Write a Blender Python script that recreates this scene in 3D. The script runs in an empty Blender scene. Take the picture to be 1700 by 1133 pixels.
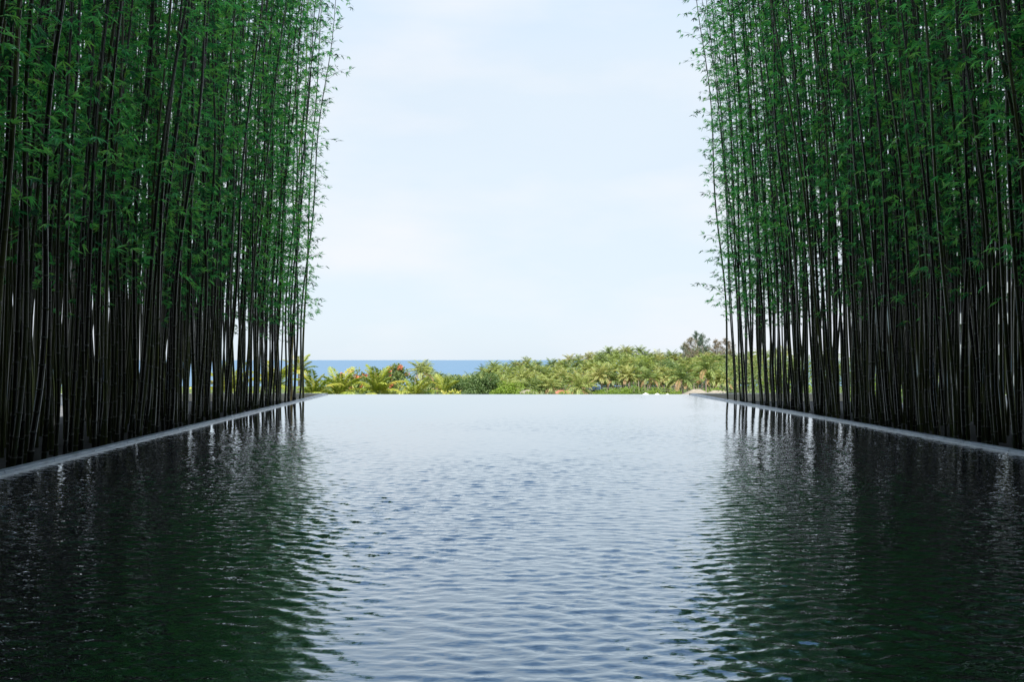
import bpy, math, random
import numpy as np
from mathutils import Matrix, Vector, Euler

R = math.radians
random.seed(11)
rng = np.random.default_rng(11)
scn = bpy.context.scene
col = scn.collection

# ------------------------------------------------------------------ camera
CAM_H = 1.2
LENS = 32.0
F = 1700 * LENS / 36.0            # focal length in photograph pixels
HOR = 598.0                       # row of the sea horizon in the photograph
cd = bpy.data.cameras.new('camera')
cam = bpy.data.objects.new('camera', cd)
col.objects.link(cam)
cam.location = (0, 0, CAM_H)
cam.rotation_euler = (R(90), 0, 0)
cd.lens = LENS
cd.sensor_width = 36
cd.shift_y = (HOR - 566.5) / 1700
cd.clip_start = 0.05
cd.clip_end = 60000
scn.camera = cam

def gp(px, py, z=0.0):            # pixel -> point on the level z
    d = F * (CAM_H - z) / (py - HOR)
    return ((px - 850) / F * d, d)

def px_x(px, d):
    return (px - 850) / F * d

def row_z(py, d):
    return CAM_H - (py - HOR) / F * d

# ------------------------------------------------------------------ light
SUN_EL, SUN_AZ = R(52), R(181)    # azimuth clockwise from +Y: the sun stands behind the camera
w = bpy.data.worlds.new('World')
scn.world = w
w.use_nodes = True
nt = w.node_tree
nt.nodes.clear()
sky = nt.nodes.new('ShaderNodeTexSky')
sky.sky_type = 'NISHITA'
sky.sun_disc = False
sky.sun_elevation = SUN_EL
sky.sun_rotation = SUN_AZ
sky.air_density = 1.0
sky.dust_density = 1.0
sky.ozone_density = 1.5
tc = nt.nodes.new('ShaderNodeTexCoord')
mp = nt.nodes.new('ShaderNodeMapping')
mp.inputs['Scale'].default_value = (1.3, 1.3, 4.5)
mp.inputs['Location'].default_value = (0.3, 0.1, 0.2)
nz = nt.nodes.new('ShaderNodeTexNoise')
nz.inputs['Scale'].default_value = 1.6
nz.inputs['Detail'].default_value = 5
nz.inputs['Roughness'].default_value = 0.5
rp = nt.nodes.new('ShaderNodeMapRange')
rp.inputs['From Min'].default_value = 0.35
rp.inputs['From Max'].default_value = 0.75
rp.inputs['To Min'].default_value = 0.90
rp.inputs['To Max'].default_value = 1.0
mx = nt.nodes.new('ShaderNodeMix')
mx.data_type = 'RGBA'
mx.inputs['B'].default_value = (5.6, 6.2, 6.85, 1)     # thin bright veil of high cloud
bg = nt.nodes.new('ShaderNodeBackground')
bg.inputs['Strength'].default_value = 0.10
wo = nt.nodes.new('ShaderNodeOutputWorld')
L = nt.links.new
L(tc.outputs['Generated'], mp.inputs['Vector'])
L(mp.outputs['Vector'], nz.inputs['Vector'])
L(nz.outputs['Fac'], rp.inputs['Value'])
sx = nt.nodes.new('ShaderNodeSeparateXYZ')
el = nt.nodes.new('ShaderNodeMapRange')               # haze veil, thick at the horizon, thin overhead
el.interpolation_type = 'SMOOTHSTEP'
el.inputs['From Min'].default_value = 0.33
el.inputs['From Max'].default_value = 0.85
el.inputs['To Min'].default_value = 0.97
el.inputs['To Max'].default_value = 0.6
ml = nt.nodes.new('ShaderNodeMath'); ml.operation = 'MULTIPLY'
L(tc.outputs['Generated'], sx.inputs['Vector'])
L(sx.outputs['Z'], el.inputs['Value'])
vr = nt.nodes.new('ShaderNodeValToRGB')               # the veil is white over the sea and pale blue overhead
vr.color_ramp.elements[0].position = 0.30
vr.color_ramp.elements[0].color = (0.525, 0.595, 0.66, 1)
vr.color_ramp.elements[1].position = 0.75
vr.color_ramp.elements[1].color = (0.32, 0.54, 0.86, 1)
vs_ = nt.nodes.new('ShaderNodeVectorMath'); vs_.operation = 'SCALE'
vs_.inputs['Scale'].default_value = 10.0
L(sx.outputs['Z'], vr.inputs['Fac'])
L(vr.outputs['Color'], vs_.inputs[0])
L(vs_.outputs[0], mx.inputs['B'])
L(rp.outputs['Result'], ml.inputs[0])
L(el.outputs['Result'], ml.inputs[1])
L(ml.outputs[0], mx.inputs['Factor'])
L(sky.outputs['Color'], mx.inputs['A'])
cm_ = nt.nodes.new('ShaderNodeMapping'); cm_.inputs['Scale'].default_value = (2.2, 2.2, 7.0); cm_.inputs['Location'].default_value = (0.35, 0.0, 0.15)
cn = nt.nodes.new('ShaderNodeTexNoise'); cn.inputs['Scale'].default_value = 1.5; cn.inputs['Detail'].default_value = 6
cr = nt.nodes.new('ShaderNodeMapRange'); cr.inputs['From Min'].default_value = 0.46; cr.inputs['From Max'].default_value = 0.72; cr.inputs['To Max'].default_value = 0.6
mc = nt.nodes.new('ShaderNodeMix'); mc.data_type = 'RGBA'        # soft streaks of high cloud
mc.inputs['B'].default_value = (6.35, 6.35, 6.6, 1)
L(tc.outputs['Generated'], cm_.inputs['Vector']); L(cm_.outputs['Vector'], cn.inputs['Vector'])
L(cn.outputs['Fac'], cr.inputs['Value']); L(cr.outputs['Result'], mc.inputs['Factor'])
L(mx.outputs['Result'], mc.inputs['A'])
L(mc.outputs['Result'], bg.inputs['Color'])
L(bg.outputs['Background'], wo.inputs['Surface'])

sd = bpy.data.lights.new('sun', 'SUN')
sd.energy = 5.0
sd.angle = R(0.5)
sd.color = (1.0, 0.95, 0.86)
so = bpy.data.objects.new('sun', sd)
col.objects.link(so)
sdir = Vector((math.sin(SUN_AZ) * math.cos(SUN_EL), math.cos(SUN_AZ) * math.cos(SUN_EL), math.sin(SUN_EL)))
so.rotation_euler = sdir.to_track_quat('Z', 'Y').to_euler()
so.location = (0, -20, 70)

scn.view_settings.view_transform = 'Standard'
scn.view_settings.look = 'None'
scn.view_settings.exposure = 0.62
scn.view_settings.gamma = 1.0
scn.view_settings.use_curve_mapping = False
scn.render.engine = 'CYCLES'
scn.cycles.max_bounces = 8
scn.cycles.diffuse_bounces = 3
scn.cycles.glossy_bounces = 4
scn.cycles.transmission_bounces = 4
scn.cycles.transparent_max_bounces = 4
scn.cycles.caustics_reflective = False
scn.cycles.caustics_refractive = False
scn.cycles.sample_clamp_indirect = 4.0
scn.cycles.use_denoising = True

# ------------------------------------------------------------------ materials
MATS = {}
def mat(name):
    m = bpy.data.materials.new(name)
    m.use_nodes = True
    n = m.node_tree
    n.nodes.clear()
    out = n.nodes.new('ShaderNodeOutputMaterial')
    MATS[name] = m
    return m, n, out

def principled(n, rough=0.5, spec=0.5, color=(0.5, 0.5, 0.5)):
    p = n.nodes.new('ShaderNodeBsdfPrincipled')
    p.inputs['Base Color'].default_value = (*color, 1)
    p.inputs['Roughness'].default_value = rough
    p.inputs['Specular IOR Level'].default_value = spec
    return p

def ramp(n, stops):
    r = n.nodes.new('ShaderNodeValToRGB')
    e = r.color_ramp.elements
    while len(e) < len(stops):
        e.new(0.5)
    for k, (pos, c) in enumerate(stops):
        e[k].position = pos
        e[k].color = (*c, 1)
    return r

def noise_mat(name, stops, scale=4.0, detail=6, rough=0.6, spec=0.4, bump=0.0, bscale=30, stretch=None):
    m, n, out = mat(name)
    p = principled(n, rough, spec)
    t = n.nodes.new('ShaderNodeTexCoord')
    mpn = n.nodes.new('ShaderNodeMapping')
    if stretch:
        mpn.inputs['Scale'].default_value = stretch
    nn = n.nodes.new('ShaderNodeTexNoise')
    nn.inputs['Scale'].default_value = scale
    nn.inputs['Detail'].default_value = detail
    rr = ramp(n, stops)
    n.links.new(t.outputs['Object'], mpn.inputs['Vector'])
    n.links.new(mpn.outputs['Vector'], nn.inputs['Vector'])
    n.links.new(nn.outputs['Fac'], rr.inputs['Fac'])
    n.links.new(rr.outputs['Color'], p.inputs['Base Color'])
    if bump:
        b = n.nodes.new('ShaderNodeBump')
        b.inputs['Strength'].default_value = bump
        b.inputs['Distance'].default_value = 0.008
        n2 = n.nodes.new('ShaderNodeTexNoise')
        n2.inputs['Scale'].default_value = bscale
        n2.inputs['Detail'].default_value = 5
        n.links.new(mpn.outputs['Vector'], n2.inputs['Vector'])
        n.links.new(n2.outputs['Fac'], b.inputs['Height'])
        n.links.new(b.outputs['Normal'], p.inputs['Normal'])
    n.links.new(p.outputs['BSDF'], out.inputs['Surface'])
    return m

def leaf_mat(name, stops, trans=0.35, rough=0.45, spec=0.35, by='island', tint=(1.25, 1.2, 0.6)):
    m, n, out = mat(name)
    p = principled(n, rough, spec)
    g = n.nodes.new('ShaderNodeNewGeometry')
    oi = n.nodes.new('ShaderNodeObjectInfo')
    rr = ramp(n, stops)
    if by == 'island':
        n.links.new(g.outputs['Random Per Island'], rr.inputs['Fac'])
    elif by == 'spray':                             # every spray of leaves has its own random tone
        at = n.nodes.new('ShaderNodeAttribute'); at.attribute_name = 'tone'
        a = n.nodes.new('ShaderNodeMath'); a.operation = 'MULTIPLY_ADD'
        a.inputs[1].default_value = 0.22
        b = n.nodes.new('ShaderNodeMath'); b.operation = 'MULTIPLY'
        b.inputs[1].default_value = 0.78
        n.links.new(at.outputs['Fac'], b.inputs[0])
        n.links.new(g.outputs['Random Per Island'], a.inputs[0])
        n.links.new(b.outputs[0], a.inputs[2])
        n.links.new(a.outputs[0], rr.inputs['Fac'])
    else:                                           # plant to plant, with some leaf to leaf spread
        a = n.nodes.new('ShaderNodeMath'); a.operation = 'MULTIPLY_ADD'
        a.inputs[1].default_value = 0.4
        b = n.nodes.new('ShaderNodeMath'); b.operation = 'MULTIPLY'
        b.inputs[1].default_value = 0.6
        n.links.new(oi.outputs['Random'], b.inputs[0])
        n.links.new(g.outputs['Random Per Island'], a.inputs[0])
        n.links.new(b.outputs[0], a.inputs[2])
        n.links.new(a.outputs[0], rr.inputs['Fac'])
    n.links.new(rr.outputs['Color'], p.inputs['Base Color'])
    tr = n.nodes.new('ShaderNodeBsdfTranslucent')
    mm = n.nodes.new('ShaderNodeMix'); mm.data_type = 'RGBA'; mm.blend_type = 'MULTIPLY'
    mm.inputs['Factor'].default_value = 1.0
    mm.inputs['B'].default_value = (*tint, 1)
    n.links.new(rr.outputs['Color'], mm.inputs['A'])
    n.links.new(mm.outputs['Result'], tr.inputs['Color'])
    ms = n.nodes.new('ShaderNodeMixShader')
    ms.inputs['Fac'].default_value = trans
    n.links.new(p.outputs['BSDF'], ms.inputs[1])
    n.links.new(tr.outputs['BSDF'], ms.inputs[2])
    n.links.new(ms.outputs['Shader'], out.inputs['Surface'])
    return m

leaf_mat('bamboo_leaf', [(0.0, (0.012, 0.05, 0.025)), (0.22, (0.045, 0.22, 0.085)), (0.4, (0.14, 0.54, 0.18)), (0.6, (0.32, 0.84, 0.28)), (0.93, (0.55, 0.85, 0.2)), (1.0, (0.6, 0.5, 0.14))],
         trans=0.40, rough=0.38, spec=0.4, by='spray', tint=(1.05, 1.35, 0.95))
m, n, out = mat('bamboo_culm')
p = principled(n, 0.08, 0.45)
t = n.nodes.new('ShaderNodeTexCoord')
mpn = n.nodes.new('ShaderNodeMapping'); mpn.inputs['Scale'].default_value = (6, 6, 0.7)
nn = n.nodes.new('ShaderNodeTexNoise'); nn.inputs['Scale'].default_value = 1.6; nn.inputs['Detail'].default_value = 6
oi = n.nodes.new('ShaderNodeObjectInfo')
ma = n.nodes.new('ShaderNodeMath'); ma.operation = 'MULTIPLY_ADD'; ma.inputs[1].default_value = 0.6
mb = n.nodes.new('ShaderNodeMath'); mb.operation = 'MULTIPLY'; mb.inputs[1].default_value = 0.55
rr = ramp(n, [(0.15, (0.008, 0.008, 0.006)), (0.5, (0.016, 0.017, 0.008)), (0.7, (0.04, 0.048, 0.015)), (1.0, (0.11, 0.11, 0.035))])
n.links.new(t.outputs['Object'], mpn.inputs['Vector']); n.links.new(mpn.outputs['Vector'], nn.inputs['Vector'])
n.links.new(oi.outputs['Random'], mb.inputs[0]); n.links.new(mb.outputs[0], ma.inputs[2]); n.links.new(nn.outputs['Fac'], ma.inputs[0])
n.links.new(ma.outputs[0], rr.inputs['Fac']); n.links.new(rr.outputs['Color'], p.inputs['Base Color'])
n.links.new(p.outputs['BSDF'], out.inputs['Surface'])
noise_mat('bamboo_node', [(0.3, (0.04, 0.042, 0.03)), (0.7, (0.12, 0.12, 0.095))], scale=8, rough=0.4)
noise_mat('olive_culm', [(0.3, (0.08, 0.075, 0.015)), (0.6, (0.14, 0.12, 0.02)), (0.8, (0.2, 0.16, 0.035))],
          scale=1.6, rough=0.3, spec=0.5, stretch=(6, 6, 0.6))
noise_mat('straw_culm', [(0.3, (0.42, 0.25, 0.07)), (0.7, (0.6, 0.4, 0.14))], scale=1.6, rough=0.35, stretch=(6, 6, 0.6))
noise_mat('bamboo_twig', [(0.3, (0.03, 0.05, 0.018)), (0.7, (0.08, 0.09, 0.03))], scale=5, rough=0.5)
noise_mat('soil', [(0.3, (0.02, 0.016, 0.012)), (0.7, (0.05, 0.04, 0.03))], scale=6, rough=0.95, bump=0.6, bscale=18)
noise_mat('coping', [(0.3, (0.16, 0.17, 0.175)), (0.45, (0.34, 0.355, 0.37)), (0.75, (0.48, 0.49, 0.505))],
          scale=3.5, detail=8, rough=0.34, spec=0.5, bump=0.15, bscale=90)
noise_mat('wet_sky_lip', [(0.3, (0.55, 0.57, 0.59)), (0.7, (0.72, 0.74, 0.76))], scale=9, rough=0.16, spec=0.6)  # wet stone; its paleness stands in for reflected sky
noise_mat('slate', [(0.3, (0.012, 0.014, 0.017)), (0.7, (0.03, 0.033, 0.038))], scale=5, rough=0.5)
noise_mat('cream_stone', [(0.3, (0.68, 0.58, 0.44)), (0.7, (0.8, 0.71, 0.56))], scale=5, rough=0.7, bump=0.2)
noise_mat('white_render', [(0.3, (0.66, 0.68, 0.68)), (0.7, (0.8, 0.8, 0.79))], scale=2, rough=0.7)
noise_mat('grey_render', [(0.3, (0.2, 0.23, 0.25)), (0.7, (0.27, 0.3, 0.32))], scale=2, rough=0.8)
noise_mat('pave', [(0.3, (0.1, 0.1, 0.1)), (0.7, (0.19, 0.185, 0.175))], scale=3, rough=0.8)
noise_mat('grass', [(0.25, (0.05, 0.08, 0.02)), (0.6, (0.10, 0.14, 0.035)), (0.85, (0.19, 0.17, 0.08))], scale=0.12, detail=9, rough=0.95)
noise_mat('sand', [(0.3, (0.5, 0.42, 0.3)), (0.7, (0.62, 0.54, 0.4))], scale=0.4, rough=0.95)
noise_mat('trunk', [(0.3, (0.13, 0.1, 0.08)), (0.7, (0.32, 0.27, 0.22))], scale=3, rough=0.85, stretch=(1, 1, 4), bump=0.3)
noise_mat('thatch', [(0.3, (0.2, 0.17, 0.13)), (0.7, (0.34, 0.3, 0.24))], scale=3, rough=0.95, stretch=(1, 1, 5), bump=0.4)
noise_mat('canvas', [(0.3, (0.72, 0.7, 0.64)), (0.7, (0.82, 0.8, 0.75))], scale=2, rough=0.8)
noise_mat('red_tile', [(0.3, (0.3, 0.1, 0.06)), (0.7, (0.45, 0.19, 0.12))], scale=3, rough=0.8)
noise_mat('blue_sheet', [(0.3, (0.22, 0.31, 0.38)), (0.7, (0.3, 0.38, 0.44))], scale=2, rough=0.5)
noise_mat('dark_glass', [(0.3, (0.02, 0.03, 0.035)), (0.7, (0.05, 0.06, 0.07))], scale=1, rough=0.1, spec=0.6)
noise_mat('rail_grey', [(0.3, (0.2, 0.22, 0.24)), (0.7, (0.3, 0.32, 0.34))], scale=2, rough=0.4)
noise_mat('timber', [(0.3, (0.05, 0.032, 0.02)), (0.7, (0.11, 0.07, 0.045))], scale=2, rough=0.5, stretch=(1, 8, 1))
noise_mat('facade', [(0.3, (0.55, 0.53, 0.5)), (0.7, (0.64, 0.62, 0.58))], scale=0.5, rough=0.8)
leaf_mat('palm_leaf', [(0.0, (0.08, 0.13, 0.05)), (0.4, (0.24, 0.32, 0.09)), (0.7, (0.38, 0.42, 0.13)), (0.93, (0.42, 0.36, 0.15)), (1.0, (0.42, 0.28, 0.15))],
         trans=0.25, rough=0.4, spec=0.5, by='mix')
leaf_mat('palm_bright', [(0.0, (0.2, 0.29, 0.05)), (0.5, (0.34, 0.39, 0.06)), (0.85, (0.48, 0.45, 0.1)), (1.0, (0.52, 0.36, 0.14))],
         trans=0.3, rough=0.4, spec=0.5, by='mix')
leaf_mat('dry_frond', [(0.0, (0.30, 0.18, 0.08)), (1.0, (0.45, 0.3, 0.16))], trans=0.15, by='mix')
leaf_mat('broad_leaf', [(0.0, (0.07, 0.13, 0.045)), (0.5, (0.14, 0.21, 0.07)), (1.0, (0.28, 0.32, 0.11))], trans=0.25, by='mix')
leaf_mat('lime_leaf', [(0.0, (0.14, 0.23, 0.03)), (0.5, (0.2, 0.3, 0.04)), (1.0, (0.3, 0.36, 0.07))], trans=0.3, by='mix')
leaf_mat('needle', [(0.0, (0.08, 0.13, 0.09)), (0.6, (0.13, 0.19, 0.13)), (1.0, (0.2, 0.23, 0.15))], trans=0.15, by='mix')
leaf_mat('needle_brown', [(0.0, (0.15, 0.13, 0.09)), (0.6, (0.25, 0.2, 0.14)), (1.0, (0.22, 0.23, 0.14))], trans=0.15, by='mix')
leaf_mat('petal', [(0.0, (0.55, 0.12, 0.06)), (1.0, (0.75, 0.28, 0.15))], trans=0.2, by='island', tint=(1.1, 0.8, 0.7))

# water of the pool: a dark basin under a clear surface
m, n, out = mat('pool_water')
df = n.nodes.new('ShaderNodeBsdfDiffuse'); df.inputs['Color'].default_value = (0.003, 0.005, 0.009, 1)
gl = n.nodes.new('ShaderNodeBsdfGlossy'); gl.inputs['Color'].default_value = (0.86, 0.95, 1.0, 1); gl.inputs['Roughness'].default_value = 0.02
lw = n.nodes.new('ShaderNodeLayerWeight'); lw.inputs['Blend'].default_value = 0.5
pw = n.nodes.new('ShaderNodeMath'); pw.operation = 'POWER'; pw.inputs[1].default_value = 2.6
fr = n.nodes.new('ShaderNodeMath'); fr.operation = 'MULTIPLY_ADD'; fr.inputs[1].default_value = 0.89; fr.inputs[2].default_value = 0.11
t = n.nodes.new('ShaderNodeTexCoord')
mpn = n.nodes.new('ShaderNodeMapping'); mpn.inputs['Scale'].default_value = (0.55, 1.0, 1.0); mpn.inputs['Rotation'].default_value = (0, 0, 0.14)
nn = n.nodes.new('ShaderNodeTexNoise'); nn.inputs['Scale'].default_value = 17.0; nn.inputs['Detail'].default_value = 2.0; nn.inputs['Roughness'].default_value = 0.4
at = n.nodes.new('ShaderNodeAttribute'); at.attribute_name = 'ripple'
mh = n.nodes.new('ShaderNodeMath'); mh.operation = 'MULTIPLY'
b = n.nodes.new('ShaderNodeBump'); b.inputs['Strength'].default_value = 1.0; b.inputs['Distance'].default_value = 0.008
n.links.new(t.outputs['Object'], mpn.inputs['Vector']); n.links.new(mpn.outputs['Vector'], nn.inputs['Vector'])
n.links.new(nn.outputs['Fac'], mh.inputs[0]); n.links.new(at.outputs['Fac'], mh.inputs[1]); n.links.new(mh.outputs[0], b.inputs['Height'])
n.links.new(b.outputs['Normal'], gl.inputs['Normal']); n.links.new(b.outputs['Normal'], lw.inputs['Normal'])
wm = n.nodes.new('ShaderNodeMapRange'); wm.inputs['From Min'].default_value = 0.55; wm.inputs['From Max'].default_value = 0.92
wc = n.nodes.new('ShaderNodeMix'); wc.data_type = 'RGBA'
wc.inputs['A'].default_value = (0.68, 0.85, 1.0, 1); wc.inputs['B'].default_value = (0.97, 0.99, 1.0, 1)
n.links.new(lw.outputs['Facing'], wm.inputs['Value']); n.links.new(wm.outputs['Result'], wc.inputs['Factor']); n.links.new(wc.outputs['Result'], gl.inputs['Color'])
n.links.new(lw.outputs['Facing'], pw.inputs[0]); n.links.new(pw.outputs[0], fr.inputs[0])
ms = n.nodes.new('ShaderNodeMixShader')
n.links.new(fr.outputs[0], ms.inputs['Fac']); n.links.new(df.outputs[0], ms.inputs[1]); n.links.new(gl.outputs[0], ms.inputs[2])
n.links.new(ms.outputs[0], out.inputs['Surface'])
# sea
m, n, out = mat('sea_water')
p = principled(n, 0.35, 0.4, (0.07, 0.17, 0.28))
p.inputs['IOR'].default_value = 1.33
t = n.nodes.new('ShaderNodeTexCoord')
mpn = n.nodes.new('ShaderNodeMapping'); mpn.inputs['Scale'].default_value = (0.02, 0.12, 1)
nn = n.nodes.new('ShaderNodeTexNoise'); nn.inputs['Scale'].default_value = 1.0; nn.inputs['Detail'].default_value = 8
b = n.nodes.new('ShaderNodeBump'); b.inputs['Strength'].default_value = 0.35; b.inputs['Distance'].default_value = 1.0
n.links.new(t.outputs['Object'], mpn.inputs['Vector']); n.links.new(mpn.outputs['Vector'], nn.inputs['Vector'])
n.links.new(nn.outputs['Fac'], b.inputs['Height']); n.links.new(b.outputs['Normal'], p.inputs['Normal'])
n.links.new(p.outputs['BSDF'], out.inputs['Surface'])

# ------------------------------------------------------------------ mesh helpers
def mesh_np(name, V, faces, mats, smooth=False):
    """V (N,3); faces = list of (array (M,k), material index)."""
    V = np.asarray(V, dtype=np.float32)
    me = bpy.data.meshes.new(name)
    me.vertices.add(len(V))
    me.vertices.foreach_set('co', V.ravel())
    loops = np.concatenate([np.asarray(f, dtype=np.int32).ravel() for f, _ in faces])
    tot = np.concatenate([np.full(len(f), np.asarray(f).shape[1], dtype=np.int32) for f, _ in faces])
    mi = np.concatenate([np.full(len(f), k, dtype=np.int32) for f, k in faces])
    start = np.concatenate([[0], np.cumsum(tot)[:-1]]).astype(np.int32)
    me.loops.add(len(loops))
    me.loops.foreach_set('vertex_index', loops)
    me.polygons.add(len(tot))
    me.polygons.foreach_set('loop_start', start)
    me.polygons.foreach_set('loop_total', tot)
    me.polygons.foreach_set('material_index', mi)
    if smooth:
        me.polygons.foreach_set('use_smooth', np.ones(len(tot), dtype=bool))
    for mname in mats:
        me.materials.append(MATS[mname])
    me.update(calc_edges=True)
    return me

def link(name, me, parent=None, loc=None, **props):
    o = bpy.data.objects.new(name, me)
    col.objects.link(o)
    if parent is not None:
        o.parent = parent
    if loc is not None:
        o.location = loc
    for k, v in props.items():
        o[k] = v
    return o

def thing(name, loc, label, category, group=None):
    o = bpy.data.objects.new(name, None)
    o.empty_display_size = 0.2
    col.objects.link(o)
    o.location = loc
    o['label'] = label
    o['category'] = category
    if group:
        o['group'] = group
    return o

class MB:
    def __init__(self):
        self.v = []; self.f = []
    def add(self, vs, fs):
        b = len(self.v)
        self.v += [tuple(x) for x in vs]
        self.f += [tuple(b + i for i in q) for q in fs]
        return self
    def box(self, x0, x1, y0, y1, z0, z1):
        vs = [(x, y, z) for z in (z0, z1) for y in (y0, y1) for x in (x0, x1)]
        return self.add(vs, [(0, 2, 3, 1), (4, 5, 7, 6), (0, 1, 5, 4), (2, 6, 7, 3), (0, 4, 6, 2), (1, 3, 7, 5)])
    def prism(self, poly, z0, z1):
        k = len(poly)
        vs = [(x, y, z0) for x, y in poly] + [(x, y, z1) for x, y in poly]
        fs = [tuple(range(k - 1, -1, -1)), tuple(range(k, 2 * k))]
        fs += [(i, (i + 1) % k, k + (i + 1) % k, k + i) for i in range(k)]
        return self.add(vs, fs)
    def tube(self, pts, rads, sides=6, cap=True):
        V, Fq = tube_arrays(pts, rads, sides)
        self.add(V.tolist(), Fq.tolist())
        if cap:
            b = len(self.v) - len(V)
            self.f.append(tuple(range(b + len(V) - sides, b + len(V))))
            self.f.append(tuple(range(b + sides - 1, b - 1, -1)))
        return self
    def mesh(self, name, mname, smooth=False):
        me = bpy.data.meshes.new(name)
        me.from_pydata(self.v, [], self.f)
        me.materials.append(MATS[mname])
        if smooth:
            for q in me.polygons:
                q.use_smooth = True
        me.update()
        return me
    def build(self, name, mname, parent=None, smooth=False, loc=None, **props):
        return link(name, self.mesh(name, mname, smooth), parent, loc, **props)

def tube_arrays(pts, rads, sides=6):
    P = np.asarray(pts, dtype=float)
    r = np.asarray(rads, dtype=float)
    T = np.gradient(P, axis=0)
    T /= np.linalg.norm(T, axis=1, keepdims=True) + 1e-9
    ref = np.array([1.0, 0, 0]) if abs(T[0, 0]) < 0.9 else np.array([0, 1.0, 0])
    U = np.cross(T, ref); U /= np.linalg.norm(U, axis=1, keepdims=True) + 1e-9
    W = np.cross(T, U)
    a = np.arange(sides) * 2 * math.pi / sides
    V = P[:, None, :] + r[:, None, None] * (np.cos(a)[None, :, None] * U[:, None, :] + np.sin(a)[None, :, None] * W[:, None, :])
    V = V.reshape(-1, 3)
    k = len(P)
    i = np.arange(k - 1)[:, None] * sides
    j = np.arange(sides)[None, :]
    j2 = (j + 1) % sides
    Fq = np.stack([i + j, i + j2, i + sides + j2, i + sides + j], -1).reshape(-1, 4)
    return V, Fq

def xf(V, M):
    M = np.array(M)
    return V @ M[:3, :3].T + M[:3, 3]

# ------------------------------------------------------------------ the setting: pool, kerbs, terrace, land, sea
GROUND = -7.5
SEA = -9.0
KL0, KL1 = gp(0, 793), gp(535, 658.0)          # water line along the left kerb
KR0, KR1 = gp(1700, 757.5), gp(1160, 658.5)    # and along the right kerb
FAR = gp(850, 655.2)[1]                        # the overflow edge
NEAR = 0.9
def lx(y): return KL0[0] + (KL1[0] - KL0[0]) * (y - KL0[1]) / (KL1[1] - KL0[1])
def rx(y): return KR0[0] + (KR1[0] - KR0[0]) * (y - KR0[1]) / (KR1[1] - KR0[1])

# land and sea
V, fs = [], []
ys = [-400, -100, 31, 120, 240, 300, 345, 420, 900]
def land_z(x, y):
    if y < 300: return GROUND
    return max(SEA - 3, GROUND - (y - 300) / 45 * 1.6)
xs = list(np.linspace(-900, 900, 61))
for y in ys:
    for x in xs:
        V.append((x, y, land_z(x, y)))
nx = len(xs)
fs = [(j * nx + i, j * nx + i + 1, (j + 1) * nx + i + 1, (j + 1) * nx + i) for j in range(len(ys) - 1) for i in range(nx - 1)]
me = mesh_np('land', V, [(np.array(fs), 0)], ['grass'])
link('land', me, kind='structure')
MB().box(-30000, 30000, 345, 45000, SEA - 6, SEA).build('sea', 'sea_water', kind='structure')
MB().box(-900, 900, 318, 346, SEA - 4, SEA + 0.06).build('beach', 'sand', kind='structure')

# terrace block on which the pool stands
TZ = -0.45
MB().box(-24, 26, -45, FAR + 3.0, GROUND - 0.5, TZ).build('terrace', 'pave', kind='structure')

# pool basin with its overflow wall
yA, yB = NEAR, FAR
wl = MB()
wl.prism([(lx(yA) - 0.02, yA), (rx(yA) + 0.02, yA), (rx(yB) + 0.02, yB - 0.05), (lx(yB) - 0.02, yB - 0.05)], TZ + 0.004, -0.09)
wl.build('pool_basin', 'slate', kind='structure')

# water with real ripples
NU, NV = 420, 1150
v = np.linspace(0, 1, NV)
yy = NEAR + (FAR - NEAR) * (0.55 * v + 0.45 * v ** 2)
uu = np.linspace(0, 1, NU)
Y = np.repeat(yy[:, None], NU, 1)
XL = lx(Y) - 0.03; XR = rx(Y) + 0.03
X = XL + (XR - XL) * uu[None, :]
Z = np.zeros_like(X)
wr = np.random.default_rng(5)
WAVE_SLOPE = 0.14
NC = 130
lam = np.exp(wr.uniform(math.log(0.055), math.log(0.5), NC))
wgt = np.exp(-0.5 * ((np.log(lam) - math.log(0.085)) / 0.55) ** 2)
wgt /= math.sqrt((wgt ** 2).sum() / 2)
ang = wr.normal(0.12, 0.55, NC)
ph = wr.uniform(0, 2 * math.pi, NC)
amp = np.clip(1.0 - (Y - 5) / 17, 0.09, 1.0)
patch = np.zeros_like(X)
for k in range(7):
    a = wr.uniform(0, 2 * math.pi); l = wr.uniform(2.5, 7)
    patch += np.sin(2 * math.pi / l * (X * math.cos(a) + 0.6 * Y * math.sin(a)) + wr.uniform(0, 6.3))
amp = amp * (1.0 + 0.16 * np.clip(patch, -3, 3))
for k in range(NC):
    kk = 2 * math.pi / lam[k]
    s = WAVE_SLOPE * wgt[k]
    q = kk * (X * math.sin(ang[k]) + Y * math.cos(ang[k])) + ph[k]
    Z += s / kk * np.sin(q)
Z *= amp
edge = np.clip((FAR - Y) / 0.8, 0, 1)
Z *= edge
Vw = np.stack([X, Y, Z], -1).reshape(-1, 3)
i = np.arange(NV - 1)[:, None] * NU; j = np.arange(NU - 1)[None, :]
Fw = np.stack([i + j, i + j + 1, i + NU + j + 1, i + NU + j], -1).reshape(-1, 4)
me = mesh_np('pool_water', Vw, [(Fw, 0)], ['pool_water'], smooth=True)
me.attributes.new('ripple', 'FLOAT', 'POINT').data.foreach_set('value', np.ascontiguousarray((amp * edge).ravel(), dtype=np.float32))   # calmer towards the overflow edge
link('pool_water', me, kind='structure')
# the overflow lip and the sheet of water that runs over it
MB().box(lx(FAR) - 0.3, rx(FAR) + 0.3, FAR - 0.049, FAR + 0.25, TZ - 1.5, -0.012).build('overflow_wall', 'slate', kind='structure')

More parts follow.
